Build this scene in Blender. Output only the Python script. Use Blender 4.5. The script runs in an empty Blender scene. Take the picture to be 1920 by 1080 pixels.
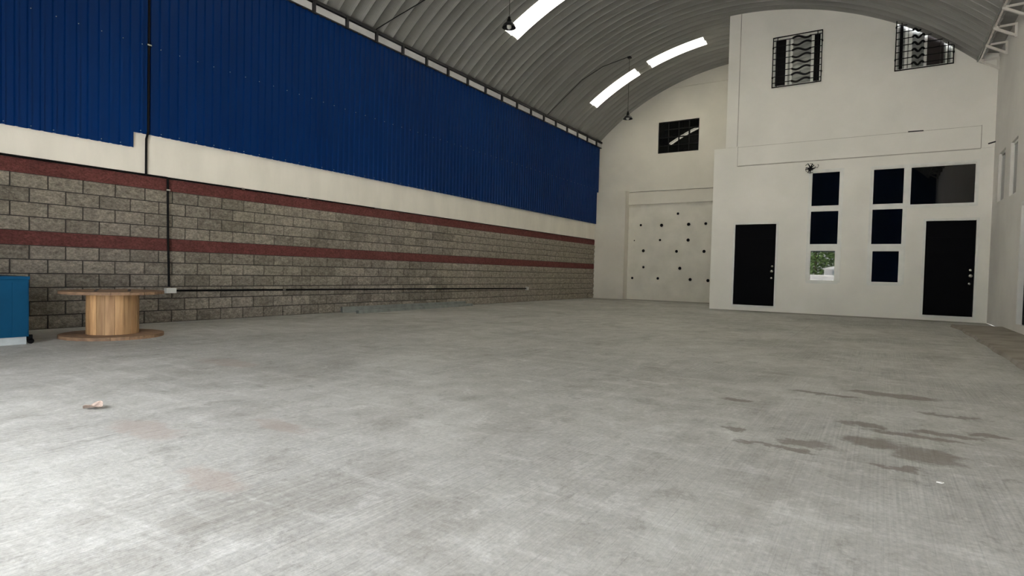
import bpy, math, random
from mathutils import Vector, Matrix
random.seed(7)
PI = math.pi
SC = bpy.context.scene
COL = SC.collection

# ------------------------------------------------------------------ camera
H = 0.92
cd = bpy.data.cameras.new('camera')
cam = bpy.data.objects.new('camera', cd)
COL.objects.link(cam)
yaw, pit, rol, fpx = 0.565697, 0.027136, -0.0241773, 1090.65
fw = Vector((-math.sin(yaw) * math.cos(pit), math.cos(yaw) * math.cos(pit), -math.sin(pit)))
rt = Vector((math.cos(yaw), math.sin(yaw), 0))
dn = fw.cross(rt)
r2 = math.cos(rol) * rt + math.sin(rol) * dn
d2 = -math.sin(rol) * rt + math.cos(rol) * dn
mw = Matrix((r2, -d2, -fw)).transposed().to_4x4()
mw.translation = (0, 0, H)
cam.matrix_world = mw
cd.sensor_width = 36
cd.lens = 36 * fpx / 1920
cd.clip_start = 0.05
cd.clip_end = 500
SC.camera = cam

# ------------------------------------------------------------------ world, sun, exposure
w = bpy.data.worlds.new('sky')
SC.world = w
w.use_nodes = True
bg = w.node_tree.nodes['Background']
bg.inputs[0].default_value = (0.95, 0.975, 1.0, 1)
bg.inputs[1].default_value = 1.0
sd = bpy.data.lights.new('sun', 'SUN')
sd.energy = 12.0
sd.angle = math.radians(2)
sd.color = (1.0, 0.97, 0.92)
sun = bpy.data.objects.new('sun', sd)
COL.objects.link(sun)
sun.rotation_euler = Vector((0.45, -0.12, -0.88)).to_track_quat('-Z', 'Y').to_euler()
vs = SC.view_settings
SC.display_settings.display_device = 'sRGB'
vs.view_transform = 'Standard'
vs.look = 'None'
vs.gamma = 1
vs.use_curve_mapping = False
vs.exposure = 3.26
SC.cycles.max_bounces = 14
SC.cycles.diffuse_bounces = 10
SC.cycles.glossy_bounces = 4
SC.cycles.transmission_bounces = 6
SC.cycles.use_denoising = True
SC.cycles.sample_clamp_indirect = 6

# ------------------------------------------------------------------ plan of the hall (metres)
XL, XR = -9.5, 2.1            # block wall and right wall
YFRONT, YB, YF = -0.58, 17.4, 21.17
XC, ZT, RR = -3.87, 8.37, 8.1  # roof arch
PITCH = 0.31
def arc_z(x):
    return ZT - (RR - math.sqrt(RR * RR - (x - XC) ** 2))

# ------------------------------------------------------------------ materials
def NT(name):
    m = bpy.data.materials.new(name)
    m.use_nodes = True
    t = m.node_tree
    return m, t, t.nodes['Principled BSDF']
def node(t, ty, **kw):
    n = t.nodes.new(ty)
    for k, v in kw.items():
        if k in n.inputs:
            n.inputs[k].default_value = v
        else:
            setattr(n, k, v)
    return n
def mth(t, op, a, b=None, c=None, clamp=False):
    n = t.nodes.new('ShaderNodeMath'); n.operation = op; n.use_clamp = clamp
    for i, v in enumerate((a, b, c)):
        if v is None: continue
        if isinstance(v, (int, float)): n.inputs[i].default_value = v
        else: t.links.new(v, n.inputs[i])
    return n.outputs[0]
def mixc(t, f, a, b, mode='MIX'):
    n = t.nodes.new('ShaderNodeMix'); n.data_type = 'RGBA'; n.blend_type = mode
    for i, v in ((0, f), (6, a), (7, b)):
        if isinstance(v, (int, float)): n.inputs[i].default_value = v
        elif isinstance(v, tuple): n.inputs[i].default_value = (*v[:3], 1)
        else: t.links.new(v, n.inputs[i])
    return n.outputs[2]
def pos(t, sx=1, sy=1, sz=1, obj=False):
    if obj:
        src = node(t, 'ShaderNodeTexCoord').outputs['Object']
    else:
        src = node(t, 'ShaderNodeNewGeometry').outputs['Position']
    mp = node(t, 'ShaderNodeMapping')
    mp.inputs['Scale'].default_value = (sx, sy, sz)
    t.links.new(src, mp.inputs['Vector'])
    return mp.outputs[0]
def noise(t, vec, scale, detail=4, rough=.55, dist=0):
    n = node(t, 'ShaderNodeTexNoise', Scale=scale, Detail=detail, Roughness=rough, Distortion=dist)
    t.links.new(vec, n.inputs['Vector'])
    return n.outputs[0]
def rng(t, v, a, b, c=0., d=1.):
    n = node(t, 'ShaderNodeMapRange'); n.inputs[1].default_value = a; n.inputs[2].default_value = b
    n.inputs[3].default_value = c; n.inputs[4].default_value = d
    t.links.new(v, n.inputs[0])
    return n.outputs[0]
def bump(t, p, h, strength, dist):
    b = node(t, 'ShaderNodeBump', Strength=strength, Distance=dist)
    t.links.new(h, b.inputs['Height']); t.links.new(b.outputs[0], p.inputs['Normal'])
def simple(name, col, rough=.6, metal=0, col2=None, scale=3, stretch=(1, 1, 1), detail=4, lo=.35, hi=.65,
           bumpv=None, rnd=0, spec=.5):
    m, t, p = NT(name)
    p.inputs['Roughness'].default_value = rough
    p.inputs['Metallic'].default_value = metal
    p.inputs['Specular IOR Level'].default_value = spec
    if col2 is None: col2 = tuple(c * .82 for c in col)
    f = rng(t, noise(t, pos(t, *stretch), scale, detail), lo, hi)
    c = mixc(t, f, col2, col)
    if rnd:
        oi = node(t, 'ShaderNodeObjectInfo')
        k = mth(t, 'MULTIPLY_ADD', oi.outputs['Random'], rnd, 1 - rnd / 2)
        cb = node(t, 'ShaderNodeCombineColor')
        for i in range(3): t.links.new(k, cb.inputs[i])
        c = mixc(t, 1., c, cb.outputs[0], 'MULTIPLY')
    t.links.new(c, p.inputs['Base Color'])
    if bumpv:
        bump(t, p, noise(t, pos(t, *stretch), bumpv[0], 6), bumpv[1], bumpv[2])
    return m

M = {}
M['plaster'] = simple('white_plaster', (.85, .83, .785), .8, col2=(.78, .765, .72), scale=.9, detail=7, bumpv=(60, .15, .004))
M['plaster_far'] = simple('cream_plaster', (.72, .69, .625), .85, col2=(.64, .615, .555), scale=.8, detail=7, bumpv=(50, .15, .004))
M['band'] = simple('cream_band_plaster', (.80, .765, .695), .85, col2=(.73, .70, .635), scale=1.5, stretch=(1, 2, .6), detail=6, bumpv=(40, .2, .004))
M['infill'] = simple('patched_plaster', (.74, .715, .65), .85, col2=(.64, .62, .56), scale=1.6, detail=8, bumpv=(30, .25, .006))
M['rightwall'] = simple('grey_plaster', (.82, .80, .77), .85, col2=(.72, .70, .672), scale=.7, detail=7, bumpv=(60, .15, .004))
M['joint_dark'] = simple('dark_joint', (.50, .475, .43), .9, col2=(.38, .36, .33), scale=3)
M['mortar'] = simple('dark_mortar', (.085, .077, .068), .95, scale=20)
M['blue'] = simple('blue_painted_sheet', (.0004, .024, .122), .5, col2=(.0003, .020, .104), spec=.13, scale=1.2, stretch=(1, 1, .3), bumpv=(3, .06, .02))
M['steel_dark'] = simple('dark_steel', (.012, .012, .016), .5, scale=8)
M['beam_grey'] = simple('pale_painted_beam', (.62, .62, .63), .6, scale=2)
M['steel_white'] = simple('white_painted_steel', (.74, .71, .66), .5, scale=4)
M['alu'] = simple('white_aluminium', (.80, .80, .77), .4, scale=5, col2=(.74, .74, .71))
M['door'] = simple('black_painted_door', (.0012, .0014, .0028), .6, scale=2, spec=.06)
M['black'] = simple('black_metal', (.004, .004, .005), .5, scale=9, spec=.12)
M['chrome'] = simple('brushed_chrome', (.75, .74, .70), .22, 1, scale=20)
M['galv'] = simple('galvanised_channel', (.33, .355, .335), .4, .3, col2=(.24, .26, .245), scale=7)
M['outlet'] = simple('white_plastic', (.75, .74, .70), .4, scale=6)
M['walk'] = simple('brown_concrete', (.34, .305, .265), .9, col2=(.22, .195, .165), scale=2.2, detail=8, bumpv=(35, .4, .01))
M['bluebox'] = simple('blue_enamel', (.003, .056, .128), .6, col2=(.0025, .044, .10), spec=.12, scale=2.5, detail=6)
M['plinth'] = simple('pale_blue_grey_plinth', (.42, .46, .47), .7, scale=9)
M['stave'] = simple('pale_pine', (.53, .325, .155), .65, col2=(.36, .20, .09), scale=5, stretch=(6, 6, .5), detail=6, rnd=.55)
M['flange'] = simple('weathered_brown_board', (.27, .165, .095), .8, col2=(.17, .105, .065), scale=4, stretch=(1, 6, 6), detail=6, rnd=.25)
M['leafdry'] = simple('dry_leaf', (.50, .39, .33), .8, col2=(.24, .18, .15), scale=25)
M['paper'] = simple('white_scrap', (.85, .84, .8), .8, scale=9)
M['brownpanel'] = simple('dark_brown_shutter', (.012, .006, .005), .6, scale=3, stretch=(1, 1, 9))
M['greypane'] = simple('grey_reflect_glass', (.36, .37, .35), .2, col2=(.20, .21, .20), scale=2.5, stretch=(1, 1, 6), spec=.8)  # roof reflection in the louvred glass is put into the grey bands
M['asphalt'] = simple('pale_street', (.52, .51, .48), .9, scale=.8)
M['outwhite'] = simple('white_outdoor_render', (.85, .85, .84), .8, scale=1)
M['leaf'] = simple('tree_leaf', (.13, .22, .055), .55, col2=(.06, .12, .03), scale=3)
M['bark'] = simple('tree_bark', (.16, .11, .07), .9, scale=9)

def mk_glass():
    m, t, p = NT('dark_tinted_glass')
    p.inputs['Base Color'].default_value = (.002, .0025, .003, 1)
    p.inputs['Roughness'].default_value = .015
    p.inputs['IOR'].default_value = 1.55
    bump(t, p, noise(t, pos(t), .8, 1), .02, .01)
    return m
M['glass'] = mk_glass()

def mk_roof():
    m, t, p = NT('galvanised_roof_sheet')
    p.inputs['Metallic'].default_value = .35
    p.inputs['Roughness'].default_value = .48
    f = rng(t, noise(t, pos(t, .5, 3, .5), 1.3, 6), .3, .7)
    c = mixc(t, f, (.23, .228, .217), (.31, .308, .297))
    oi = node(t, 'ShaderNodeObjectInfo')
    k = mth(t, 'MULTIPLY_ADD', oi.outputs['Random'], .16, .92)
    cb = node(t, 'ShaderNodeCombineColor')
    for i in range(3): t.links.new(k, cb.inputs[i])
    c = mixc(t, 1., c, cb.outputs[0], 'MULTIPLY')
    t.links.new(c, p.inputs['Base Color'])
    # crimps pressed across each arched sheet
    v = pos(t, 1, .15, 1)
    bump(t, p, noise(t, v, 9, 2), .35, .02)
    return m
M['roof'] = mk_roof()

def mk_sky():
    m, t, p = NT('translucent_skylight_sheet')
    t.nodes.remove(p)
    tr = node(t, 'ShaderNodeBsdfTranslucent'); tr.inputs[0].default_value = (.285, .276, .232, 1)
    df = node(t, 'ShaderNodeBsdfDiffuse'); df.inputs[0].default_value = (.5, .48, .4, 1)
    mx = node(t, 'ShaderNodeMixShader'); mx.inputs[0].default_value = .25
    t.links.new(tr.outputs[0], mx.inputs[1]); t.links.new(df.outputs[0], mx.inputs[2])
    t.links.new(mx.outputs[0], t.nodes['Material Output'].inputs[0])
    return m
M['skylight'] = mk_sky()

def mk_block(name, a, b, rnd, warm):
    m, t, p = NT(name)
    p.inputs['Roughness'].default_value = .9
    p.inputs['Specular IOR Level'].default_value = .25
    f = rng(t, noise(t, pos(t, 1, 1, 1.7), 11, 9, .72), .3, .72)
    c = mixc(t, f, b, a)
    f3 = rng(t, noise(t, pos(t, 1, 1, 1.5), 30, 6, .75), .36, .64, .62, 1.30)
    cb0 = node(t, 'ShaderNodeCombineColor')
    for i in range(3): t.links.new(f3, cb0.inputs[i])
    c = mixc(t, 1., c, cb0.outputs[0], 'MULTIPLY')
    f2 = rng(t, noise(t, pos(t), .55, 3), .35, .65)
    c = mixc(t, f2, c, mixc(t, 1., c, warm, 'MULTIPLY'))
    oi = node(t, 'ShaderNodeObjectInfo')
    k = mth(t, 'MULTIPLY_ADD', oi.outputs['Random'], rnd, 1 - rnd / 2)
    cb = node(t, 'ShaderNodeCombineColor')
    for i in range(3): t.links.new(k, cb.inputs[i])
    c = mixc(t, 1., c, cb.outputs[0], 'MULTIPLY')
    t.links.new(c, p.inputs['Base Color'])
    h = mth(t, 'ADD', noise(t, pos(t, 1, 1, 1.4), 16, 8, .7), mth(t, 'MULTIPLY', noise(t, pos(t), 70, 4), .3))
    bump(t, p, h, 1.0, .09)
    return m
M['block'] = mk_block('grey_split_face_block', (.62, .555, .47), (.24, .21, .178), .42, (.92, .93, .88))
M['redblock'] = mk_block('red_painted_block', (.30, .105, .095), (.18, .060, .057), .22, (.92, .86, .86))

def mk_floor():
    m, t, p = NT('worn_concrete_floor')
    P = node(t, 'ShaderNodeNewGeometry').outputs['Position']
    big = rng(t, noise(t, pos(t, 1, .7, 1), .55, 6, .6, .4), .3, .7)
    mid = rng(t, noise(t, pos(t, 1.3, .8, 1), 2.1, 8, .68, .6), .32, .7)
    fine = rng(t, noise(t, pos(t), 38, 6, .75), .3, .7)
    broom = rng(t, noise(t, pos(t, 95, 1.1, 1), 1, 3, .6), .3, .7)
    scuff = rng(t, noise(t, pos(t, .55, 2.6, 1), 2.4, 7, .7, .5), .52, .74)
    bm = rng(t, noise(t, pos(t), .45, 3), .4, .6)
    c = mixc(t, big, (.315, .305, .278), (.475, .47, .445))
    c = mixc(t, mth(t, 'MULTIPLY', mid, .6), c, (.56, .56, .535))
    c = mixc(t, mth(t, 'MULTIPLY', rng(t, noise(t, pos(t, .9, .6, 1), 1.1, 8, .72, .8), .50, .70), .6), c, (.25, .235, .205))
    c = mixc(t, mth(t, 'MULTIPLY', scuff, .6), c, (.64, .64, .62))
    fleck = noise(t, pos(t, 1.2, .9, 1), 4.2, 10, .8, .4)
    c = mixc(t, mth(t, 'MULTIPLY', rng(t, fleck, .54, .66), .55), c, (.66, .66, .64))
    c = mixc(t, mth(t, 'MULTIPLY', rng(t, fleck, .46, .36), .55), c, (.24, .228, .20))
    dk = mth(t, 'ADD', mth(t, 'MULTIPLY', fine, .36), mth(t, 'MULTIPLY', mth(t, 'MULTIPLY', broom, bm), .28))
    dk = mth(t, 'SUBTRACT', 1.18, dk)
    cb = node(t, 'ShaderNodeCombineColor')
    for i in range(3): t.links.new(dk, cb.inputs[i])
    c = mixc(t, 1., c, cb.outputs[0], 'MULTIPLY')
    # oil and rust stains, and darker patches, with their own outlines
    nz = node(t, 'ShaderNodeTexNoise', Scale=5.5, Detail=6., Roughness=.7)
    t.links.new(P, nz.inputs['Vector'])
    sub = node(t, 'ShaderNodeVectorMath', operation='MULTIPLY_ADD')
    t.links.new(nz.outputs['Color'], sub.inputs[0])
    sub.inputs[1].default_value = (.34, .34, 0); t.links.new(P, sub.inputs[2])
    off = node(t, 'ShaderNodeVectorMath', operation='SUBTRACT')
    t.links.new(sub.outputs[0], off.inputs[0]); off.inputs[1].default_value = (.17, .17, 0)
    def blobs(lst):
        acc = None
        for (x, y, rx, ry) in lst:
            a = node(t, 'ShaderNodeVectorMath', operation='SUBTRACT'); t.links.new(off.outputs[0], a.inputs[0]); a.inputs[1].default_value = (x, y, 0)
            s = node(t, 'ShaderNodeVectorMath', operation='MULTIPLY'); t.links.new(a.outputs[0], s.inputs[0]); s.inputs[1].default_value = (1 / rx, 1 / ry, 0)
            l = node(t, 'ShaderNodeVectorMath', operation='LENGTH'); t.links.new(s.outputs[0], l.inputs[0])
            v = rng(t, l.outputs['Value'], 1.15, .75)
            acc = v if acc is None else mth(t, 'MAXIMUM', acc, v)
        return acc
    s1 = blobs([(-.33, 3.63, .16, .09), (.0, 3.9, .17, .12), (.24, 3.78, .16, .17), (-.06, 4.32, .15, .07), (.2, 4.2, .26, .06),
                (.36, 4.38, .2, .05), (.58, 4.5, .13, .06), (.09, 5.6, .35, .10), (-.72, 3.72, .10, .05), (-.9, 4.6, .12, .05), (.45, 5.0, .2, .05), (-.45, 3.45, .22, .04), (.1, 3.45, .12, .04), (-.35, 5.3, .3, .05)])
    s2 = blobs([(-2.4, 1.42, .22, .10), (-3.42, 1.62, .3, .11), (-2.9, 2.1, .25, .08), (-5.2, 3.2, .4, .15)])
    s3 = blobs([(-1.0, 17.1, 3.0, .35), (-6.5, 20.8, 2.4, .5), (-8.6, 20.0, .8, .6)])  # darker patches along the foot of the back and far walls
    c = mixc(t, mth(t, 'MULTIPLY', s1, .68), c, (.15, .125, .10))
    c = mixc(t, mth(t, 'MULTIPLY', s2, .5), c, (.36, .30, .265))
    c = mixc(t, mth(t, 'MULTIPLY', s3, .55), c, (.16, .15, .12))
    t.links.new(c, p.inputs['Base Color'])
    p.inputs['Roughness'].default_value = .72
    p.inputs['Specular IOR Level'].default_value = .35
    h = mth(t, 'ADD', mth(t, 'MULTIPLY', fine, .5), mth(t, 'MULTIPLY', broom, .5))
    bump(t, p, h, .35, .006)
    return m
M['floor'] = mk_floor()

# ------------------------------------------------------------------ mesh helpers
class MB:
    def __init__(s): s.v = []; s.f = []
    def add(s, vs, fs):
        n = len(s.v); s.v += [tuple(v) for v in vs]; s.f += [tuple(i + n for i in f) for f in fs]; return s
    def quad(s, a, b, c, d): return s.add([a, b, c, d], [(0, 1, 2, 3)])
    def box(s, x0, x1, y0, y1, z0, z1):
        v = [(x, y, z) for x in (x0, x1) for y in (y0, y1) for z in (z0, z1)]
        return s.add(v, [(0, 1, 3, 2), (4, 6, 7, 5), (0, 4, 5, 1), (2, 3, 7, 6), (0, 2, 6, 4), (1, 5, 7, 3)])
    def tube(s, pts, r, n=8, cap=True):
        pts = [Vector(p) for p in pts]; rings = []
        u = None
        for i, p in enumerate(pts):
            d = (pts[min(i + 1, len(pts) - 1)] - pts[max(i - 1, 0)]).normalized()
            if u is None: u = d.orthogonal().normalized()
            else:
                u = (u - d * u.dot(d))
                u = u.normalized() if u.length > 1e-6 else d.orthogonal().normalized()
            v = d.cross(u)
            rr = r[i] if isinstance(r, (list, tuple)) else r
            rings.append([p + (math.cos(2 * PI * k / n) * u + math.sin(2 * PI * k / n) * v) * rr for k in range(n)])
        b = len(s.v)
        for rg in rings: s.v += [tuple(q) for q in rg]
        for i in range(len(rings) - 1):
            for k in range(n):
                s.f.append((b + i * n + k, b + i * n + (k + 1) % n, b + (i + 1) * n + (k + 1) % n, b + (i + 1) * n + k))
        if cap:
            s.f.append(tuple(b + k for k in range(n))[::-1]); s.f.append(tuple(b + (len(rings) - 1) * n + k for k in range(n)))
        return s
    def bar(s, a, b, wd):                       # square bar between two points
        a = Vector(a); b = Vector(b); d = (b - a).normalized()
        u = d.cross(Vector((0, 1, 0)) if abs(d.y) < .9 else Vector((1, 0, 0))).normalized(); v = d.cross(u)
        h = wd / 2
        q = [p + u * i * h + v * j * h for p in (a, b) for i, j in ((-1, -1), (1, -1), (1, 1), (-1, 1))]
        return s.add(q, [(0, 1, 2, 3), (7, 6, 5, 4), (0, 4, 5, 1), (1, 5, 6, 2), (2, 6, 7, 3), (3, 7, 4, 0)])
    def lathe(s, prof, n=24, c=(0, 0, 0)):
        b = len(s.v)
        for r, z in prof:
            s.v += [(c[0] + r * math.cos(2 * PI * k / n), c[1] + r * math.sin(2 * PI * k / n), c[2] + z) for k in range(n)]
        for i in range(len(prof) - 1):
            for k in range(n):
                s.f.append((b + i * n + k, b + i * n + (k + 1) % n, b + (i + 1) * n + (k + 1) % n, b + (i + 1) * n + k))
        return s
    def prism(s, poly, axis, a, b):             # extrude a 2D polygon along an axis ('x','y','z')
        def P(q, h): return {'x': (h, q[0], q[1]), 'y': (q[0], h, q[1]), 'z': (q[0], q[1], h)}[axis]
        n = len(poly)
        return s.add([P(q, a) for q in poly] + [P(q, b) for q in poly],
                     [tuple(range(n)), tuple(range(2 * n - 1, n - 1, -1))] + [(i, i + n, (i + 1) % n + n, (i + 1) % n) for i in range(n)])
    def mesh(s, name, smooth=False):
        me = bpy.data.meshes.new(name); me.from_pydata(s.v, [], s.f); me.validate()
        if smooth: me.polygons.foreach_set('use_smooth', [True] * len(me.polygons))
        me.update()
        return me
    def build(s, name, mat, parent=None, loc=(0, 0, 0), smooth=False, **kw):
        me = s.mesh(name, smooth); me.materials.append(M[mat])
        return link(name, me, parent, loc, **kw)
def link(name, me, parent=None, loc=(0, 0, 0), rot=None, **kw):
    o = bpy.data.objects.new(name, me); COL.objects.link(o); o.location = loc
    if rot: o.rotation_euler = rot
    if parent: o.parent = parent
    for k, v in kw.items(): o[k] = v
    return o
def empty(name, loc=(0, 0, 0), **kw): return link(name, None, None, loc, **kw)
def fix_normals(o):
    import bmesh
    bm = bmesh.new(); bm.from_mesh(o.data); bmesh.ops.recalc_face_normals(bm, faces=bm.faces); bm.to_mesh(o.data); bm.free()
    return o
STRUCT = dict(kind='structure')

def wall_with_holes(x0, x1, top, holes, depth, extra=(), z0=0):
    """front sheet in local (a, z), with openings and their reveals; a runs along the wall."""
    xs = sorted({x0, x1, *[h[0] for h in holes], *[h[1] for h in holes], *extra})
    xs = [x for x in xs if x0 <= x <= x1]
    quads = []
    for a, b in zip(xs, xs[1:]):
        ta, tb = top(a), top(b)
        hs = sorted([h for h in holes if h[0] <= a + 1e-6 and h[1] >= b - 1e-6], key=lambda h: h[2])
        lo = z0; done = False
        for h in hs:
            if h[2] > lo: quads.append(((a, lo), (b, lo), (b, min(h[2], tb)), (a, min(h[2], ta))))
            lo = h[3]
            if lo >= min(ta, tb): done = True; break
        if not done: quads.append(((a, lo), (b, lo), (b, tb), (a, ta)))
    rev = []
    for h in holes:
        c = [(h[0], h[2]), (h[1], h[2]), (h[1], h[3]), (h[0], h[3])]
        for i in range(4): rev.append((c[i], c[(i + 1) % 4]))
    return quads, rev

# ------------------------------------------------------------------ floor
fl = MB().box(-9.9, 2.6, YFRONT - .2, 21.4, -.2, -.0025).build('floor', 'floor', label='worn grey concrete hall floor with brown stains', **STRUCT)
edges = [-9.56, -6.42, -3.34, -1.18, 1.34]
for a, b in zip(edges, edges[1:]):
    for y0, y1 in ((YFRONT - .1, 7.3), (7.3, 21.35)):
        if y0 < 0 and a == -1.18: continue
        if y0 < 0 and b == -1.18: b2 = 1.34
        else: b2 = b
        g = .0025
        poly = [(a + g, y0 + g), (b2 - g, y0 + g), (b2 - g, y1 - g), (a + g, y1 - g)]
        MB().prism(poly, 'z', -.03, 0).build('floor_slab', 'floor', fl)
# raised strip of rough concrete along the right wall, its edge broken
wk = MB()
n = 90; pts = []
for i in range(n + 1):
    y = YFRONT - .1 + (15.4 - YFRONT) * i / n
    e = 1.31 + .012 * math.sin(i * .7) + random.uniform(-.008, .008) - max(0, y - 14.3) * .07
    pts.append((e, y))
for (e0, ya), (e1, yb) in zip(pts, pts[1:]):
    wk.quad((e0, ya, -.02), (e1, yb, -.02), (e1 + .03, yb, .045), (e0 + .03, ya, .045))
    wk.quad((e0 + .03, ya, .045), (e1 + .03, yb, .045), (XR + .1, yb, .055), (XR + .1, ya, .055))
e1, yb = pts[-1]
wk.quad((e1, yb, -.02), (XR + .1, yb + .5, -.02), (XR + .1, yb, .055), (e1 + .03, yb, .045))
fix_normals(wk.build('raised_walkway', 'walk', fl, label='rough brown raised strip along the right wall'))

# ------------------------------------------------------------------ left wall: blocks, plaster band, blue sheets
wl = MB().box(-9.75, -9.520, YFRONT, YF + .1, 0, 2.25).box(-9.75, -9.60, YFRONT, YF + .1, 2.25, 6.3)\
    .build('wall_left', 'mortar', label='long left wall of split-face block, cream band and blue cladding', **STRUCT)
CH, BL = 0.1875, 0.4065
def block_mesh(i, lw, lh, relief):
    rd = random.Random(i * 13 + int(relief * 1000))
    nx, nz = 4, 3
    b = MB(); idx = {}
    for k in range(nz + 1):
        for j in range(nx + 1):
            edge = j in (0, nx) or k in (0, nz)
            d = .006 + rd.uniform(-.004, .004) if edge else relief * rd.uniform(.35, 1.25)
            idx[j, k] = len(b.v)
            jy = 0 if edge else rd.uniform(-.02, .02); jz = 0 if edge else rd.uniform(-.012, .012)
            b.v.append((d, (j / nx - .5) * lw + jy, (k / nz - .5) * lh + jz))
    for k in range(nz):
        for j in range(nx):
            q = (idx[j, k], idx[j + 1, k], idx[j + 1, k + 1], idx[j, k + 1])
            b.f += [(q[0], q[1], q[2]), (q[0], q[2], q[3])] if rd.random() < .5 else [(q[0], q[1], q[3]), (q[1], q[2], q[3])]
    ring = [idx[j, 0] for j in range(nx + 1)] + [idx[nx, k] for k in range(1, nz + 1)] + [idx[j, nz] for j in range(nx - 1, -1, -1)] + [idx[0, k] for k in range(nz - 1, 0, -1)]
    back = []
    for r in ring:
        back.append(len(b.v)); v = b.v[r]; b.v.append((-.05, v[1], v[2]))
    for q in range(len(ring)):
        n2 = (q + 1) % len(ring)
        b.f.append((ring[n2], ring[q], back[q], back[n2]))
    return b
GV = [block_mesh(i, .382, .172, .024) for i in range(9)]
RV = [block_mesh(i + 50, .403, .184, .014) for i in range(6)]
GM = []; RM = []
for b in GV:
    me = b.mesh('block'); me.materials.append(M['block']); GM.append(me)
for b in RV:
    me = b.mesh('block'); me.materials.append(M['redblock']); RM.append(me)
rest = {'block': MB(), 'redblock': MB()}
for c in range(12):
    red = c in (6, 11)
    off = 3.065 + (0 if c % 2 else BL / 2)
    j0 = -9
    for j in range(j0, 46):
        y0 = off + j * BL; yc = y0 + BL / 2
        if yc > YF - .1 or yc < YFRONT: continue
        z = c * CH + CH / 2
        if 2.05 < yc < 11.85:
            me = random.choice(RM if red else GM)
            o = link('block', me, wl, (XL, yc, z))
            if random.random() < .5 and not red:
                o.rotation_euler = (PI, 0, 0)
        else:
            b = random.choice(RV if red else GV)
            rest['redblock' if red else 'block'].add([(v[0] + XL, v[1] + yc, v[2] + z) for v in b.v], b.f)
rest['block'].build('grey_block_courses', 'block', wl, kind='stuff')
rest['redblock'].build('red_block_courses', 'redblock', wl, kind='stuff')
MB().box(-9.7, -9.495, YFRONT, YF, 2.252, 2.95).build('plaster_band', 'band', wl, label='cream plaster band between block and blue sheet')

def sheet(width, zb, zt):
    b = MB(); nr = 6; p = width / nr; prof = []
    for i in range(nr):
        a = i * p
        prof += [(a, 0), (a + p * .62, 0), (a + p * .70, .026), (a + p * .90, .026), (a + p * .98, 0)]
    prof.append((width + .012, 0))
    for (y0, x0), (y1, x1) in zip(prof, prof[1:]):
        b.quad((x0, y0, zb), (x1, y1, zb), (x1, y1, zt), (x0, y0, zt))
        b.quad((x0 - .003, y1, zb), (x0 - .003, y0, zb), (x0 - .003, y0, zt), (x0 - .003, y1, zt))
    return b
def screws(width, rows):
    b = MB()
    for z in rows:
        for k in (0, 2, 4):
            y = (k + .8) * width / 6 + random.uniform(-.015, .015)
            b.tube([(.022, y, z), (.032, y, z)], .0065, 6)
    return b
YS = 4.29
W1 = (YF - .18 - YS) / 20; W2 = (YS - YFRONT) / 6
for wdt, n, y0, zb in ((W1, 20, YS, 2.87), (W2, 6, YFRONT, 2.64)):
    me = sheet(wdt, zb, 5.85).mesh('cladding_sheet'); me.materials.append(M['blue'])
    ms = screws(wdt, (zb + .035, 4.19)).mesh('screw_row'); ms.materials.append(M['galv'])
    for i in range(n):
        o = link('cladding_sheet', me, wl, (-9.462 + .002 * (i % 2), y0 + i * wdt, 0))
        link('screw_row', ms, o)

# eave beam above the blue sheets
e1 = MB().box(-9.52, -9.44, YFRONT, YF - .02, 5.865, 6.01).build('trim_1', 'beam_grey', label='pale eave beam with dark posts above blue cladding', **STRUCT)
MB().box(-9.50, -9.40, YFRONT, YF - .02, 6.025, 6.085).build('top_chord', 'steel_dark', e1)
MB().box(-9.50, -9.425, YFRONT, YF - .02, 5.835, 5.862).build('bottom_chord', 'steel_dark', e1)
pm = MB().box(-.028, .028, -.028, .028, 5.82, 6.07).mesh('post'); pm.materials.append(M['steel_dark'])
for i in range(26):
    y = 20.62 - i * .822
    if y > YFRONT: link('post', pm, e1, (-9.415, y, 0))

# ------------------------------------------------------------------ roof of arched sheets
ce = empty('ceiling', (XC, 0, 0), label='barrel roof of arched galvanised sheets with translucent skylights', **STRUCT)
TH0 = -math.asin((5.78) / RR); TH1 = math.asin((5.66) / RR)
def roof_sheet(t0, t1):
    seg = max(2, int(abs(t1 - t0) / .026))
    prof = [(0, -.012), (.010, .0)] + [(.010 + (PITCH - .016) * k / 8, .05 * math.sin(PI * k / 8) ** .8) for k in range(1, 8)] + [(PITCH - .006, .0), (PITCH + .001, -.012)]
    b = MB(); m = len(prof)
    for i in range(seg + 1):
        th = t0 + (t1 - t0) * i / seg
        for y, d in prof:
            r = RR + d
            b.v.append((r * math.sin(th), y, ZT - RR + r * math.cos(th)))
    for i in range(seg):
        for k in range(m - 1):
            b.f.append((i * m + k, (i + 1) * m + k, (i + 1) * m + k + 1, i * m + k + 1))
    return b
def thx(x): return math.asin((x - XC) / RR)
SKY_L = [(thx(-8.68), thx(-7.12)), (thx(-6.71), thx(-4.94))]
SKY_1 = [(thx(-8.31), thx(-6.75)), (thx(-6.34), thx(-4.57))]
SKY_FILL = [(-b, -a) for a, b in reversed(SKY_1)]  # unseen right-hand skylights, added for fill light
cache = {}
def roof_obj(name, t0, t1, mat, y, lab=None):
    key = (round(t0, 4), round(t1, 4), mat)
    if key not in cache:
        me = roof_sheet(t0, t1).mesh(name); me.materials.append(M[mat]); cache[key] = me
    o = link(name, cache[key], ce, (0, y, 0))
    if lab: o['label'] = lab
NFULL = 58
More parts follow.
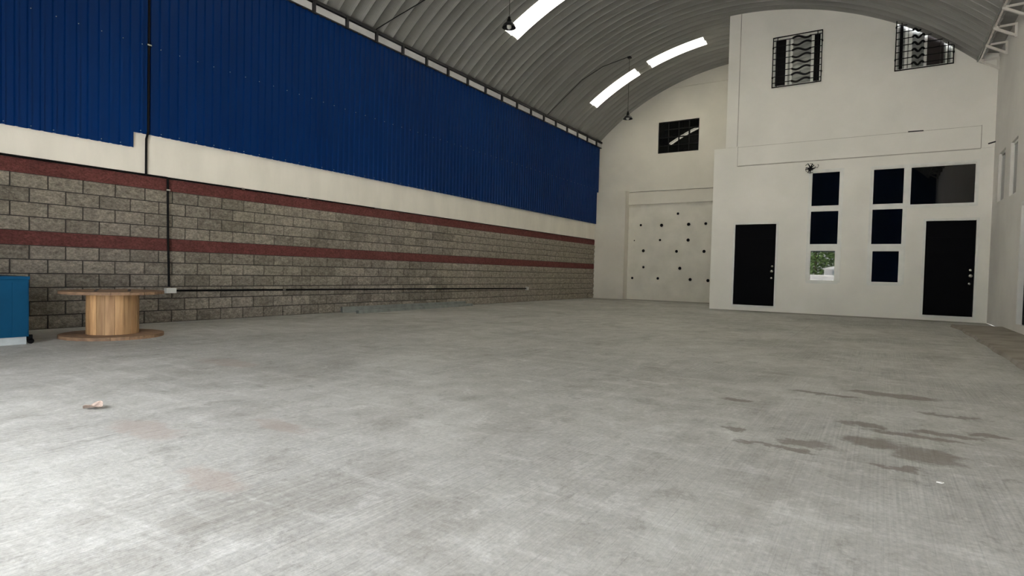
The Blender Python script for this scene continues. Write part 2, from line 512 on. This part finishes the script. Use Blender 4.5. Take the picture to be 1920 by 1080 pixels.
for i in range(NFULL + 13):
    y = YFRONT + i * PITCH
    if y > YF + .1: break
    t1 = TH1 if i < NFULL else thx(-3.55)
    strips = []
    if i in (23, 24, 42, 43): strips = SKY_1 + SKY_FILL
    elif i in (4, 5): strips = SKY_FILL
    elif i in (61, 62): strips = SKY_L
    cur = TH0
    for a, b in strips:
        roof_obj('roof_sheet', cur, a, 'roof', y)
        roof_obj('skylight_sheet', a, b, 'skylight', y, 'translucent cream skylight sheet')
        cur = b
    roof_obj('roof_sheet', cur, t1, 'roof', y)

for i, strips in ((61, SKY_L), (42, SKY_1), (23, SKY_1)):
    for a, c in strips:
        pts = []
        for k in range(13):
            th = a + (c - a) * k / 12; r = RR - .012
            pts.append((r * math.sin(th), YFRONT + i * PITCH + .43, ZT - RR + r * math.cos(th)))
        MB().tube(pts, .009, 5).build('seam_strip', 'galv', ce)
# right eave: beam on V brackets, soffit above
e2 = MB().box(1.733, 1.767, YFRONT, YB, 6.085, 6.125).build('trim_2', 'steel_white', label='white eave beam on triangular brackets along right wall', **STRUCT)
MB().add([(1.70, YFRONT, 6.33), (2.25, YFRONT, 6.21), (2.25, YB, 6.21), (1.70, YB, 6.33), (1.70, YFRONT, 6.36), (2.25, YFRONT, 6.24), (2.25, YB, 6.24), (1.70, YB, 6.36)],
         [(0, 1, 2, 3), (7, 6, 5, 4), (0, 4, 5, 1), (1, 5, 6, 2), (2, 6, 7, 3), (3, 7, 4, 0)]).build('soffit_sheet', 'roof', e2)
MB().box(1.70, 1.72, YFRONT, YB, 6.10, 6.36).build('leak_plate', 'roof', e2)  # plate added over the roof edge to keep sun from leaking in
bk = MB()
bk.bar((1.75, 0, 6.09), (2.08, 0, 6.10), .04).bar((1.75, 0, 6.07), (2.08, 0, 5.87), .045).bar((2.08, 0, 6.12), (2.08, 0, 5.84), .045)
bk.bar((1.745, 0, 6.05), (1.745, 0, 6.30), .05)
bm_ = bk.mesh('bracket'); bm_.materials.append(M['steel_white'])
for y in [17.27 - 1.04 * k for k in range(17)]:
    link('bracket', bm_, e2, (0, y, 0))

# ------------------------------------------------------------------ back block (rooms) front wall
D1 = (-3.565, -2.495, .155, 2.425); D2 = (.865, 1.832, .12, 2.41)
WA = (-1.735, -.925, .85, 3.83); WB = (-.335, .465, .85, 3.82); WB2 = (.465, 1.84, 2.745, 3.82)
U1 = (-2.71, -1.56, 6.17, 7.47); U2 = (.11, 1.235, 6.165, 7.47)
def top_b(x): return arc_z(x) + .1
q, rv = wall_with_holes(-3.9, XR + .02, lambda x: 6.45 if x > 1.6 else top_b(x), [D1, D2, WA, WB, WB2, U1, (U2[0], .6, U2[2], U2[3]), (.6, 1.0, U2[2], 6.985), (1.0, U2[1], U2[2], 6.74)], .14, extra=[-3.9 + i * .25 for i in range(24)] + [1.6, 1.605])
b = MB()
for c in q: b.add([(p[0], YB, p[1]) for p in c], [(0, 1, 2, 3)])
for a, c in rv: b.quad((a[0], YB, a[1]), (c[0], YB, c[1]), (c[0], YB + .14, c[1]), (a[0], YB + .14, a[1]))
b.quad((-4.22, YB, -.05), (XR + .1, YB, -.05), (XR + .1, YB, .001), (-4.22, YB, .001))
# corner of the lower storey, its side and ledge, and the upper side wall
b.quad((-4.22, YB, 0), (-3.9, YB, 0), (-3.9, YB, 4.61), (-4.22, YB, 4.61))
b.quad((-4.22, YB, 0), (-4.22, YF + .2, 0), (-4.22, YF + .2, 4.61), (-4.22, YB, 4.61))
b.quad((-4.22, YB, 4.61), (-3.9, YB, 4.61), (-3.9, YF + .2, 4.61), (-4.22, YF + .2, 4.61))
b.quad((-3.9, YB, 4.61), (-3.9, YF + .2, 4.61), (-3.9, YF + .2, 8.5), (-3.9, YB, 8.5))
wb = b.build('wall_back', 'plaster', label='white front wall of the two-storey room block', **STRUCT)
MB().box(-3.85, XR + .2, YB + .2, YF + .2, -.05, 6.05).build('leak_block_box', 'plaster', wb)  # unseen solid box added behind the wall to stop light leaks
MB().box(-3.9, -3.6, YB - .02, YB + .01, 4.62, 8.34).build('corner_pilaster', 'plaster', wb)
MB().box(-3.56, 1.838, YB - .035, YB + .01, 4.085, 4.60).build('beam_band', 'plaster', wb)
MB().box(1.855, XR, YB - .02, YB + .01, 4.085, 4.605).build('beam_end', 'plaster', wb)
MB().tube([(.42, YB - .045, 4.612), (.73, YB - .045, 4.606)], .014, 6).build('rebar_stub', 'steel_dark', wb)
MB().tube([(1.98, YB - .03, 4.17), (2.1, YB - .12, 4.19)], .016, 6).build('rebar_stub', 'steel_dark', wb)
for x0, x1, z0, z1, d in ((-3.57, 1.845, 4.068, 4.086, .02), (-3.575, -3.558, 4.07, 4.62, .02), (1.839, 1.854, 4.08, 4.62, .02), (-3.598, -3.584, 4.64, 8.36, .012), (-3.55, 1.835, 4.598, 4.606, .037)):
    MB().box(x0, x1, YB - d, YB + .01, z0, z1).build('joint_line', 'joint_dark', wb)  # thin dark strips along the band and pilaster edges

def frame_box(b, x0, x1, z0, z1, wd, y0, y1):
    b.box(x0, x0 + wd, y0, y1, z0, z1); b.box(x1 - wd, x1, y0, y1, z0, z1)
    b.box(x0 + wd, x1 - wd, y0, y1, z0, z0 + wd); b.box(x0 + wd, x1 - wd, y0, y1, z1 - wd, z1)

def door(name, d, label):
    e = empty(name, (d[0], YB, d[2]), label=label, **STRUCT)
    W = d[1] - d[0]; Hh = d[3] - d[2]
    f = MB(); t = .055
    f.box(-t, 0, -.02, .10, -t, Hh + t).box(W, W + t, -.02, .10, -t, Hh + t).box(0, W, -.02, .10, Hh, Hh + t).box(0, W, -.02, .10, -t, 0)
    f.build('door_frame', 'alu', e)
    MB().box(.004, W - .004, .035, .075, .004, Hh - .004).build('door_leaf', 'door', e)
    n = 6; ph = (Hh - .10) / n
    for k in range(n):
        MB().box(.05, W - .05, .022, .037, .05 + k * ph + .008, .05 + (k + 1) * ph - .008).build('panel', 'door', e)
    hz = Hh * .425
    hx = W - .075
    lock = MB()
    lock.lathe([(0, .0), (.032, .0), (.034, .008), (.02, .014), (.02, .035), (.038, .05), (.042, .068), (.034, .085), (0, .09)], 16)
    me = lock.mesh('door_knob', True); me.materials.append(M['chrome'])
    link('door_knob', me, e, (hx, .022, hz), (PI / 2, 0, 0))
    dbm = MB().lathe([(0, 0), (.030, 0), (.032, .012), (.026, .022), (0, .024)], 16).mesh('deadbolt', True); dbm.materials.append(M['chrome'])
    link('deadbolt', dbm, e, (hx, .022, hz + .135), (PI / 2, 0, 0))
    link('deadbolt', dbm, e, (hx - .01, .022, hz - .19), (PI / 2, 0, 0))
    return e
door('door_1', D1, 'black panelled door with chrome knob beside narrow three-pane window')
door('door_2', D2, 'black panelled door with chrome knob below wide transom pane')

def pane_window(name, label, outer, panes, parent=None, lower=None):
    """frame outline boxes with aluminium bars between dark panes"""
    e = empty(name, (outer[0][0], YB, outer[0][2]), label=label, **STRUCT)
    ox, oz = outer[0][0], outer[0][2]
    f = MB()
    xs = sorted({v for p in panes for v in p[:2]})
    for o in outer: frame_box(f, o[0] - ox, o[1] - ox, o[2] - oz, o[3] - oz, .05, -.025, .09)
    for o in outer:
        zs = sorted([p for p in panes if o[0] <= p[0] and p[1] <= o[1] and o[2] <= p[2]], key=lambda p: p[2])
        for lo, hi in zip(zs, zs[1:]): f.box(o[0] + .05 - ox, o[1] - .05 - ox, .012, .085, lo[3] - oz + .02, hi[2] - oz - .02)
        for p in zs:
            f.box(o[0] + .04 - ox, p[0] - .04 - ox, .02, .085, o[2] + .04 - oz, o[3] - .04 - oz) if p[0] - .04 > o[0] + .04 else None
            f.box(p[1] + .04 - ox, o[1] - .04 - ox, .02, .085, o[2] + .04 - oz, o[3] - .04 - oz) if p[1] + .04 < o[1] - .04 else None
    f.build('window_frame', 'alu', e)
    for i, p in enumerate(panes):
        g = MB()
        x0, x1, z0, z1, low = p
        o = [q for q in outer if q[0] <= x0 and q[1] >= x1 and q[2] <= z0 and q[3] >= z1][0]
        s = MB(); t = .05 if not low else .09
        s.box(x0 - t - ox, x0 - ox, .0 - .012 * low, .07, z0 - t - oz, z1 + t - oz).box(x1 - ox, x1 + t - ox, -.012 * low, .07, z0 - t - oz, z1 + t - oz)
        s.box(x0 - ox, x1 - ox, -.012 * low, .07, z0 - t - oz, z0 - oz).box(x0 - ox, x1 - ox, -.012 * low, .07, z1 - oz, z1 + t - oz)
        so = s.build('sash', 'alu', e)
        MB().box(x0 - .01 - ox, x1 + .01 - ox, .03, .045, z0 - .01 - oz, z1 + .01 - oz).build('pane', 'glass', so)
    return e
pane_window('window_1', 'narrow window of three stacked dark panes, lowest reflecting the street', [WA],
            [(-1.655, -1.0, 2.875, 3.75, 0), (-1.66, -1.008, 1.862, 2.728, 0), (-1.63, -1.06, .905, 1.68, 1)])
pane_window('window_2', 'tall three-pane dark window joined to wide transom over the door', [WB, WB2],
            [(-.262, .40, 2.865, 3.738, 0), (-.262, .40, 1.855, 2.73, 0), (-.225, .335, .90, 1.675, 1), (.525, 1.77, 2.825, 3.732, 0)])

# upper grilled windows
def upper_window(name, label, o, style):
    x0, x1, z0, z1 = o; W = x1 - x0; Hh = z1 - z0
    e = empty(name, (x0, YB, z0), label=label, **STRUCT)
    MB().box(0, W, .10, .12, 0, Hh).build('pane', 'greypane', e)
    f = MB(); frame_box(f, .0, W, 0, Hh, .03, .04, .10)
    f.build('window_frame', 'alu', e)
    if style == 1:
        darks = [(.05, .29, 'black'), (W - .17, W - .03, 'black')]; mulls = [(.29, .345), (.40, .46), (W - .24, W - .17)]; wz = (.46, W - .24)
    else:
        darks = [(.06, .13, 'black'), (W - .50, W - .17, 'brownpanel')]; mulls = [(.17, .225), (.25, .32), (W - .56, W - .50), (W - .13, W - .08)]; wz = (.32, W - .56)
    for a, c, m in darks: MB().box(a, c, .03, .075, .04, Hh - .05).build('shutter', m, e)
    for a, c in mulls: MB().box(a, c, .05, .095, .02, Hh - .02).build('mullion', 'alu', e)
    g = MB(); frame_box(g, -.03, W + .03, -.03, Hh + .03, .022, -.055, -.033)
    for cx, cz in ((-.02, .25), (-.02, Hh - .25), (W + .02, .25), (W + .02, Hh - .25)): g.box(cx - .018, cx + .018, -.05, .002, cz - .018, cz + .018)
    for v in (.09, W - .09): g.box(v - .009, v + .009, -.055, -.037, -.02, Hh + .02)
    go = g.build('grille_frame', 'black', e)
    n = 8
    for k in range(n):
        z = (k + .6) * Hh / n
        pts = []; m = 72
        for i in range(m + 1):
            x = -.01 + (W + .02) * i / m; dz = 0
            if wz[0] < x < wz[1]:
                ph = (x - wz[0]) / (wz[1] - wz[0])
                dz = .036 * math.sin(ph * 2 * PI * (1.0 if style == 1 else 1.5)) * (1 if k % 2 else -1 if style == 1 else 1)
            pts.append((x, -.044, z + dz))
        MB().tube(pts, [.026 if wz[0] < q_[0] < wz[1] else .011 for q_ in pts], 6).build('grille_bar', 'black', go)
upper_window('window_3', 'upper window behind black wavy grille under the roof crown', U1, 1)
upper_window('window_4', 'upper window with brown shutter behind black grille, cut by the roof', U2, 2)

# ------------------------------------------------------------------ far wall in the recess
W5 = (-7.18, -5.69, 5.44, 6.59)
q, rv = wall_with_holes(-9.6, -3.9, lambda x: arc_z(x) + .1, [W5], .12, extra=[-9.6 + i * .25 for i in range(24)], z0=4.08)
b = MB()
for c in q: b.add([(p[0], YF, p[1]) for p in c], [(0, 1, 2, 3)])
for a, c in rv: b.quad((a[0], YF, a[1]), (c[0], YF, c[1]), (c[0], YF + .12, c[1]), (a[0], YF + .12, a[1]))
b.quad((-9.6, YF, 4.08), (-4.2, YF, 4.08), (-4.2, YF + .2, 4.08), (-9.6, YF + .2, 4.08))
wf = b.build('wall_far', 'plaster_far', label='cream far wall of the recess with pilaster and drilled panel', **STRUCT)
MB().box(-8.6, -4.1, YF + .10, YF + .25, 0, 4.2).build('infill_panel', 'infill', wf)
MB().box(-8.5, -4.1, YF + .03, YF + .15, 3.60, 4.045).build('lintel', 'plaster_far', wf)
MB().box(-9.56, -8.27, YF - .30, YF + .2, 0, 4.09).build('pilaster', 'plaster_far', wf)
MB().box(-6.6, -3.85, YF - .03, YF + .02, 7.78, 8.6).build('upper_ledge', 'plaster_far', wf)
hm = MB().lathe([(0, -.004), (.036, -.004), (.052, .004), (.058, .014), (.05, .018), (.036, .012), (0, .006)], 12).mesh('anchor_plug'); hm.materials.append(M['black'])
for x, z in [(-6.38, 3.21), (-7.78, 2.82), (-6.98, 2.8), (-5.98, 2.81), (-5.37, 2.82), (-7.02, 2.25), (-5.98, 2.24), (-8.02, 2.24), (-7.65, 1.85), (-6.39, 1.83),
             (-5.4, 1.83), (-7.63, 1.23), (-6.25, 1.21), (-8.06, 0.81), (-7.06, 0.82), (-5.86, 0.81), (-5.23, 0.79)]:
    o = link('anchor_plug', hm, wf, (x, YF + .10, z), (PI / 2, 0, 0))
    s = random.uniform(.75, 1.05) * (.45 if (x, z) == (-8.02, 2.24) else 1); o.scale = (s, s, 1)
e5 = empty('window_5', (W5[0], YF, W5[2]), label='dark window with thin black grid bars high in the recess wall', **STRUCT)
w5, h5 = W5[1] - W5[0], W5[3] - W5[2]
f = MB(); frame_box(f, 0, w5, 0, h5, .03, .04, .10)
f.build('window_frame', 'black', e5)
pn = MB().box(-w5 / 2 + .01, w5 / 2 - .01, -.004, .004, -h5 / 2 + .01, h5 / 2 - .01).build('pane', 'glass', e5, (w5 / 2, .10, h5 / 2))
pn.rotation_euler = (math.radians(2.0), 0, math.radians(3.6))
for k in (1, 2, 3): MB().box(k * w5 / 4 - .014, k * w5 / 4 + .014, .05, .09, .02, h5 - .02).build('muntin', 'black', e5)
for k in (1, 2, 3): MB().box(.02, w5 - .02, .052, .088, k * h5 / 4 - .012, k * h5 / 4 + .012).build('muntin', 'black', e5)

# ------------------------------------------------------------------ right wall
W6 = (15.9, 16.72, 2.72, 3.80); W7 = (14.55, 15.28, 2.68, 3.76); D3 = (12.75, 13.78, .20, 2.40)
q, rv = wall_with_holes(YFRONT, YB, lambda x: 6.25, [W6, W7, D3], .2)
b = MB()
for c in q: b.add([(XR, p[0], p[1]) for p in c], [(3, 2, 1, 0)])
for a, c in rv: b.quad((XR, a[0], a[1]), (XR, c[0], c[1]), (XR + .2, c[0], c[1]), (XR + .2, a[0], a[1]))
wr = b.build('wall_right', 'rightwall', label='grey plastered right wall with deep windows', **STRUCT)
MB().box(XR - .012, XR, YFRONT, 12.7, .05, .32).build('skirting', 'plaster', wr)
for nm, o, lab in (('window_6', W6, 'deep-set right wall window beside the back corner'), ('window_7', W7, 'second deep-set right wall window from the back corner')):
    e = empty(nm, (XR, o[0], o[2]), label=lab, **STRUCT)
    a, c = o[1] - o[0], o[3] - o[2]
    f = MB()
    f.box(.045, .09, 0, .03, 0, c).box(.045, .09, a - .03, a, 0, c).box(.045, .09, .03, a - .03, 0, .04).box(.045, .09, .03, a - .03, c - .04, c)
    f.build('window_frame', 'alu', e)
    MB().box(.058, .07, .02, a - .02, .03, c - .03).build('pane', 'glass', e)
e = empty('door_3', (XR, D3[0], D3[2]), label='black door set in the right wall with pale frame', **STRUCT)
a, c = D3[1] - D3[0], D3[3] - D3[2]
MB().box(-.03, .2, a - .06, a, 0, c).box(-.03, .2, 0, .06, 0, c).box(-.03, .2, .06, a - .06, c - .06, c).build('door_frame', 'alu', e)
MB().box(.05, .09, .06, a - .06, 0, c - .06).build('door_leaf', 'door', e)
kb = MB().lathe([(0, 0), (.03, 0), (.02, .012), (.02, .035), (.038, .05), (.04, .07), (0, .085)], 14).mesh('door_knob', True); kb.materials.append(M['chrome'])
link('door_knob', kb, e, (.05, .14, c * .45), (0, -PI / 2, 0))

# ------------------------------------------------------------------ front wall with the gate opening behind the camera
G0, G1, GZ = -6.0, -.72, 2.42
def top_f(x): return arc_z(x) + .1 if x < 1.7 else 6.3
q, rv = wall_with_holes(-9.75, XR + .2, top_f, [(G0, G1, 0, GZ), (.78, 1.95, 0, GZ)], .2, extra=[-9.5 + i * .25 for i in range(46)])  # unseen right-hand opening added to light the near floor
b = MB()
for c in q: b.add([(p[0], YFRONT, p[1]) for p in c], [(3, 2, 1, 0)])
for a, c in rv: b.quad((a[0], YFRONT, a[1]), (c[0], YFRONT, c[1]), (c[0], YFRONT - .2, c[1]), (a[0], YFRONT - .2, a[1]))
b.build('wall_front', 'blue', label='blue sheet front wall with wide gate opening', **STRUCT)

# ------------------------------------------------------------------ conduits
def thing(name, label, cat, loc=(0, 0, 0), group=None):
    e = empty(name, loc, label=label, category=cat)
    if group: e['group'] = group
    return e
cx = -9.435
t = thing('wall_conduit', 'black conduit running down the blue sheets and along the block wall', 'conduit', (cx, 4.48, 0))
def cpart(name, pts, r): MB().tube([(p[0] - cx, p[1] - 4.48, p[2]) for p in pts], r, 8).build(name, 'black', t)
cpart('upper_pipe', [(-9.40, 4.478, 6.0), (-9.40, 4.478, 2.9), (-9.46, 4.48, 2.80), (-9.46, 4.48, 2.26)], .017)
cpart('ledge_line', [(-9.475, YFRONT + .05, 2.262), (-9.475, 4.5, 2.262), (-9.475, 4.8, 2.262)], .016)
cpart('ledge_line', [(-9.478, 4.8, 2.262), (-9.478, 9.2, 2.258)], .013)
cpart('ledge_line', [(-9.48, 9.2, 2.258), (-9.48, 20.8, 2.255)], .009)  # far part of this thin black run stands in for a shadow line
cpart('drop_pipe', [(-9.445, 4.79, 2.26), (-9.445, 4.80, 1.4), (-9.445, 4.822, .56)], .017)
cpart('skirting_pipe', [(-9.445, 4.84, .50), (-9.445, 6.4, .492), (-9.445, 8.3, .478), (-9.445, 12, .452), (-9.445, 15.7, .42)], .017)
sm = MB().box(-.006, .024, -.03, .03, -.012, .012).mesh('strap'); sm.materials.append(M['chrome'])
for x, y, z in ((-9.40, 4.478, 4.19), (-9.445, 4.79, 2.07), (-9.445, 6.9, .49), (-9.45, 6.05, 2.26), (-9.45, 7.4, 2.26)):
    link('strap', sm, t, (x - cx, y - 4.48, z))
ob = MB().box(-.05, .03, -.075, .075, -.04, .04).build('outlet_box', 'outlet', t, (-9.43 - cx, .36, .502))
MB().box(.03, .036, -.05, .05, -.025, .025).build('socket_face', 'outlet', ob)
ob = MB().box(-.05, .02, -.055, .055, -.05, .05).build('outlet_box', 'outlet', t, (-9.43 - cx, 15.76 - 4.48, .42))
MB().box(.02, .026, -.03, .03, -.03, .03).build('socket_face', 'outlet', ob)

# ------------------------------------------------------------------ pendant lamps and their feed cables
def lamp(y, z, label, path, lab2):
    zt = arc_z(-6.9) - .01
    t = thing('pendant_lamp', label, 'lamp', (-6.9, y, z), 'pendant lamps under the arched roof')
    MB().tube([(0, 0, .2), (0, 0, zt - z)], .006, 6).build('hanging_cable', 'black', t)
    MB().lathe([(0, .22), (.03, .22), (.035, .17), (.05, .16), (.055, .10), (.07, .09)], 18).build('lamp_cap', 'black', t, smooth=True)
    MB().lathe([(.05, .105), (.085, .09), (.12, .055), (.145, .0), (.150, -.01), (.141, -.005), (.112, .048), (.078, .08), (.045, .095)], 24).build('lamp_shade', 'steel_dark', t, smooth=True)
    MB().lathe([(0, -.045), (.03, -.035), (.05, -.005), (.05, .03), (.03, .08), (0, .09)], 16).build('bulb', 'outlet', t, smooth=True)
    c = thing('roof_cable', lab2, 'cable', path[0])
    o = Vector(path[0])
    MB().tube([Vector(p) - o for p in path], .010, 6).build('cable_run', 'black', c)
    MB().box(-.05, .05, -.05, .05, -.06, -.005).build('junction_box', 'black', c, tuple(Vector(path[-1]) - o))
def rp(x, y, d=.03): return (x, y, arc_z(x) - d)
lamp(10.5, 6.14, 'dark dome pendant lamp hanging in front of the skylight strip', [rp(-9.5, 9.08), rp(-9.17, 9.35), rp(-8.65, 9.72), rp(-8.0, 10.05), rp(-7.4, 10.3), rp(-6.9, 10.5)],
     'thin black cable crossing the roof from the eave to the pendant before the skylight')
lamp(17.4, 5.82, 'dark dome pendant lamp hanging beside the recess window', [rp(-9.45, 16.8), rp(-9.03, 16.86), rp(-8.24, 16.82), rp(-7.6, 16.98), rp(-6.9, 17.4)],
     'thin black cable bent across the roof to the pendant near the recess')

# ------------------------------------------------------------------ wooden cable reel
RX, RY = -8.1, 3.46
t = thing('cable_reel', 'empty wooden cable reel standing on end by the block wall', 'cable reel', (RX, RY, 0))
t.rotation_euler = (0, 0, .35)
def flange(z0, z1, R, n):
    for k in range(n):
        a = -R + 2 * R * k / n; c = -R + 2 * R * (k + 1) / n
        g = .004; a += g; c -= g; poly = []
        m = 7
        for i in range(m):
            y = a + (c - a) * i / (m - 1); poly.append((math.sqrt(max(R * R - y * y, .0004)), y))
        for i in range(m - 1, -1, -1):
            y = a + (c - a) * i / (m - 1); poly.append((-math.sqrt(max(R * R - y * y, .0004)), y))
        fix_normals(MB().prism(poly, 'z', z0, z1 + random.uniform(-.002, .002)).build('flange_board', 'flange', t))
flange(0, .04, .55, 7)
flange(.535, .568, .55, 7)
ns = 18
for k in range(ns):
    a0 = 2 * PI * k / ns + .006; a1 = 2 * PI * (k + 1) / ns - .006
    r1 = .278 + random.uniform(-.003, .003); r0 = r1 - .03
    poly = [(r1 * math.cos(a0), r1 * math.sin(a0)), (r1 * 1.003 * math.cos((a0 + a1) / 2), r1 * 1.003 * math.sin((a0 + a1) / 2)), (r1 * math.cos(a1), r1 * math.sin(a1)),
            (r0 * math.cos(a1), r0 * math.sin(a1)), (r0 * math.cos(a0), r0 * math.sin(a0))]
    fix_normals(MB().prism(poly, 'z', .04, .535).build('stave', 'stave', t))
for a in (0, PI / 2, PI, 1.5 * PI):
    MB().tube([(.24 * math.cos(a), .24 * math.sin(a), .566), (.24 * math.cos(a), .24 * math.sin(a), .578)], .016, 6).build('bolt', 'steel_dark', t)

# ------------------------------------------------------------------ blue chest at the left
t = thing('storage_chest', 'blue enamelled chest on pale plinth beside the wooden reel', 'chest', (-8.62, 1.8, 0))
MB().box(-.69, .70, -.72, .73, 0, .085).build('plinth', 'plinth', t)
MB().box(-.71, .72, -.745, .745, .085, .71).build('body', 'bluebox', t)
MB().box(-.72, .728, -.753, .753, .712, .745).build('lid', 'bluebox', t)
MB().box(.72, .726, .60, .735, .11, .68).build('corner_strip', 'bluebox', t)
MB().tube([(.66, .775, .03), (.69, .775, .03)], .03, 12).box(.66, .69, .735, .79, .04, .10).build('caster', 'black', t)

# ------------------------------------------------------------------ steel channels lying along the wall
def steel_tube(label, loc, L, rz, wd, ht):
    k = .005; b = MB(); h = wd / 2
    o4 = [(-h, 0), (h, 0), (h, ht), (-h, ht)]; i4 = [(-h + k, k), (h - k, k), (h - k, ht - k), (-h + k, ht - k)]
    for i in range(4):
        j = (i + 1) % 4
        b.quad((o4[i][0], 0, o4[i][1]), (o4[j][0], 0, o4[j][1]), (o4[j][0], L, o4[j][1]), (o4[i][0], L, o4[i][1]))
        b.quad((i4[j][0], 0, i4[j][1]), (i4[i][0], 0, i4[i][1]), (i4[i][0], L, i4[i][1]), (i4[j][0], L, i4[j][1]))
        for y in (0, L):
            b.quad((o4[i][0], y, o4[i][1]), (o4[j][0], y, o4[j][1]), (i4[j][0], y, i4[j][1]), (i4[i][0], y, i4[i][1]))
    o = fix_normals(b.build('steel_tube', 'galv', None, loc))
    o.rotation_euler = (0, 0, rz); o['label'] = label; o['category'] = 'tube'; o['group'] = 'steel tubes by the block wall'
steel_tube('grey hollow steel tube on the floor, angled away from the wall', (-9.0, 8.32, 0), 4.2, .05, .075, .065)
steel_tube('taller grey hollow steel tube lying flat against the block wall', (-9.36, 8.22, 0), 4.2, 0, .06, .12)

# ------------------------------------------------------------------ tangle of wire at the window corner
t = thing('wire_tangle', 'small tangle of dark wires sticking out above the narrow window', 'wires', (-1.70, YB - .05, 3.86))
rd = random.Random(3)
for k in range(9):
    a = k * 2 * PI / 9 + rd.uniform(-.2, .2); L = rd.uniform(.07, .14)
    p = [(0, 0, 0), (math.cos(a) * L * .4, -.05, math.sin(a) * L * .5), (math.cos(a) * L, -.06 - rd.uniform(0, .04), math.sin(a) * L), (math.cos(a + .5) * L * 1.1, -.05, math.sin(a + .5) * L)]
    MB().tube(p, [.02, .016, .012, .006], 5).build('wire', 'black', t)
MB().box(-.05, .045, -.05, .049, -.04, .02).build('wire_box', 'black', t)
MB().tube([(.02, -.01, .0), (.10, -.04, .03), (.17, -.05, .01), (.19, -.05, .07), (.17, -.05, .10)], .007, 5).build('wire', 'black', t)

# ------------------------------------------------------------------ litter on the floor
b = MB(); nu, nv = 10, 6; rd = random.Random(5)
for i in range(nu + 1):
    for j in range(nv + 1):
        u = i / nu; v = j / nv - .5; wd = .075 * math.sin(PI * min(.97, max(.03, u))) ** .7
        y = v * wd * 1.6
        b.v.append(((u - .5) * .11, y, .003 + .03 * abs(v) * 2 * math.sin(PI * u) + .014 * u + rd.uniform(0, .003)))
for i in range(nu):
    for j in range(nv):
        a = i * (nv + 1) + j; b.f.append((a, a + nv + 1, a + nv + 2, a + 1))
o = b.build('dry_leaf', 'leafdry', None, (-4.13, 1.655, 0), label='curled dry brown leaf lying on the concrete floor', category='leaf')
o.rotation_euler = (0, 0, .5)
so = o.modifiers.new('thickness', 'SOLIDIFY'); so.thickness = .0015; so.offset = 1
b = MB().prism([(-.014, -.006), (.008, -.01), (.016, .002), (.003, .011), (-.012, .007)], 'z', 0, .004)
fix_normals(b.build('paper_scrap', 'paper', None, (.258, 3.305, 0), label='tiny white paper scrap on the stained floor', category='scrap'))

# ------------------------------------------------------------------ outside the gate (seen in the panes)
g = MB().quad((-60, -60, -.04), (60, -60, -.04), (60, 60, -.04), (-60, 60, -.04)).build('ground', 'asphalt', label='pale sunlit street outside the gate', **STRUCT)
MB().box(-14, 6, -13.3, -13.1, -.04, 1.20).box(-14, 6, -13.34, -13.06, 1.20, 1.27).build('wall_street', 'outwhite', label='low white boundary wall across the street', **STRUCT)
t = thing('white_shed', 'small white shed with sloped roof across the street', 'shed', (-3.3, -15.2, -.04))
MB().box(-.35, 1.5, -1.2, .9, 0, 1.75).build('walls', 'outwhite', t)
fix_normals(MB().prism([(-.45, 1.75), (1.65, 1.75), (1.65, 1.80), (.6, 2.05), (-.45, 1.80)], 'y', -1.3, 1.0).build('roof', 'outwhite', t))
MB().box(.2, .9, .9, .93, 0, 1.7).build('shed_door', 'plinth', t)
def tree(loc, h, r, seed, label, n):
    rd = random.Random(seed)
    t = thing('street_tree', label, 'tree', loc, 'street trees outside the gate')
    MB().tube([(0, 0, 0), (.05, .02, h * .3), (.0, .08, h * .55), (.1, .05, h * .8)], [.16, .13, .09, .04], 8).build('trunk', 'bark', t)
    b = MB(); 
    for i in range(n):
        while True:
            p = Vector((rd.uniform(-1, 1), rd.uniform(-1, 1), rd.uniform(-1, 1)))
            if .25 < p.length < 1: break
        p = Vector((p.x * r, p.y * r, p.z * h * .44 + h * .55))
        a, c, s = rd.uniform(0, 6.28), rd.uniform(-.9, .9), rd.uniform(.12, .26)
        u = Vector((math.cos(a), math.sin(a), c)).normalized() * s; v = u.orthogonal().normalized() * s * .4
        b.quad(p - u, p + v, p + u, p - v)
    b.build('foliage', 'leaf', t, kind='stuff')
tree((-4.7, -19.6, -.04), 5.2, 2.3, 1, 'broad green tree behind the white boundary wall', 2200)
tree((-11.2, -19.8, -.04), 5.2, 2.2, 2, 'taller green tree further along the boundary wall', 1800)
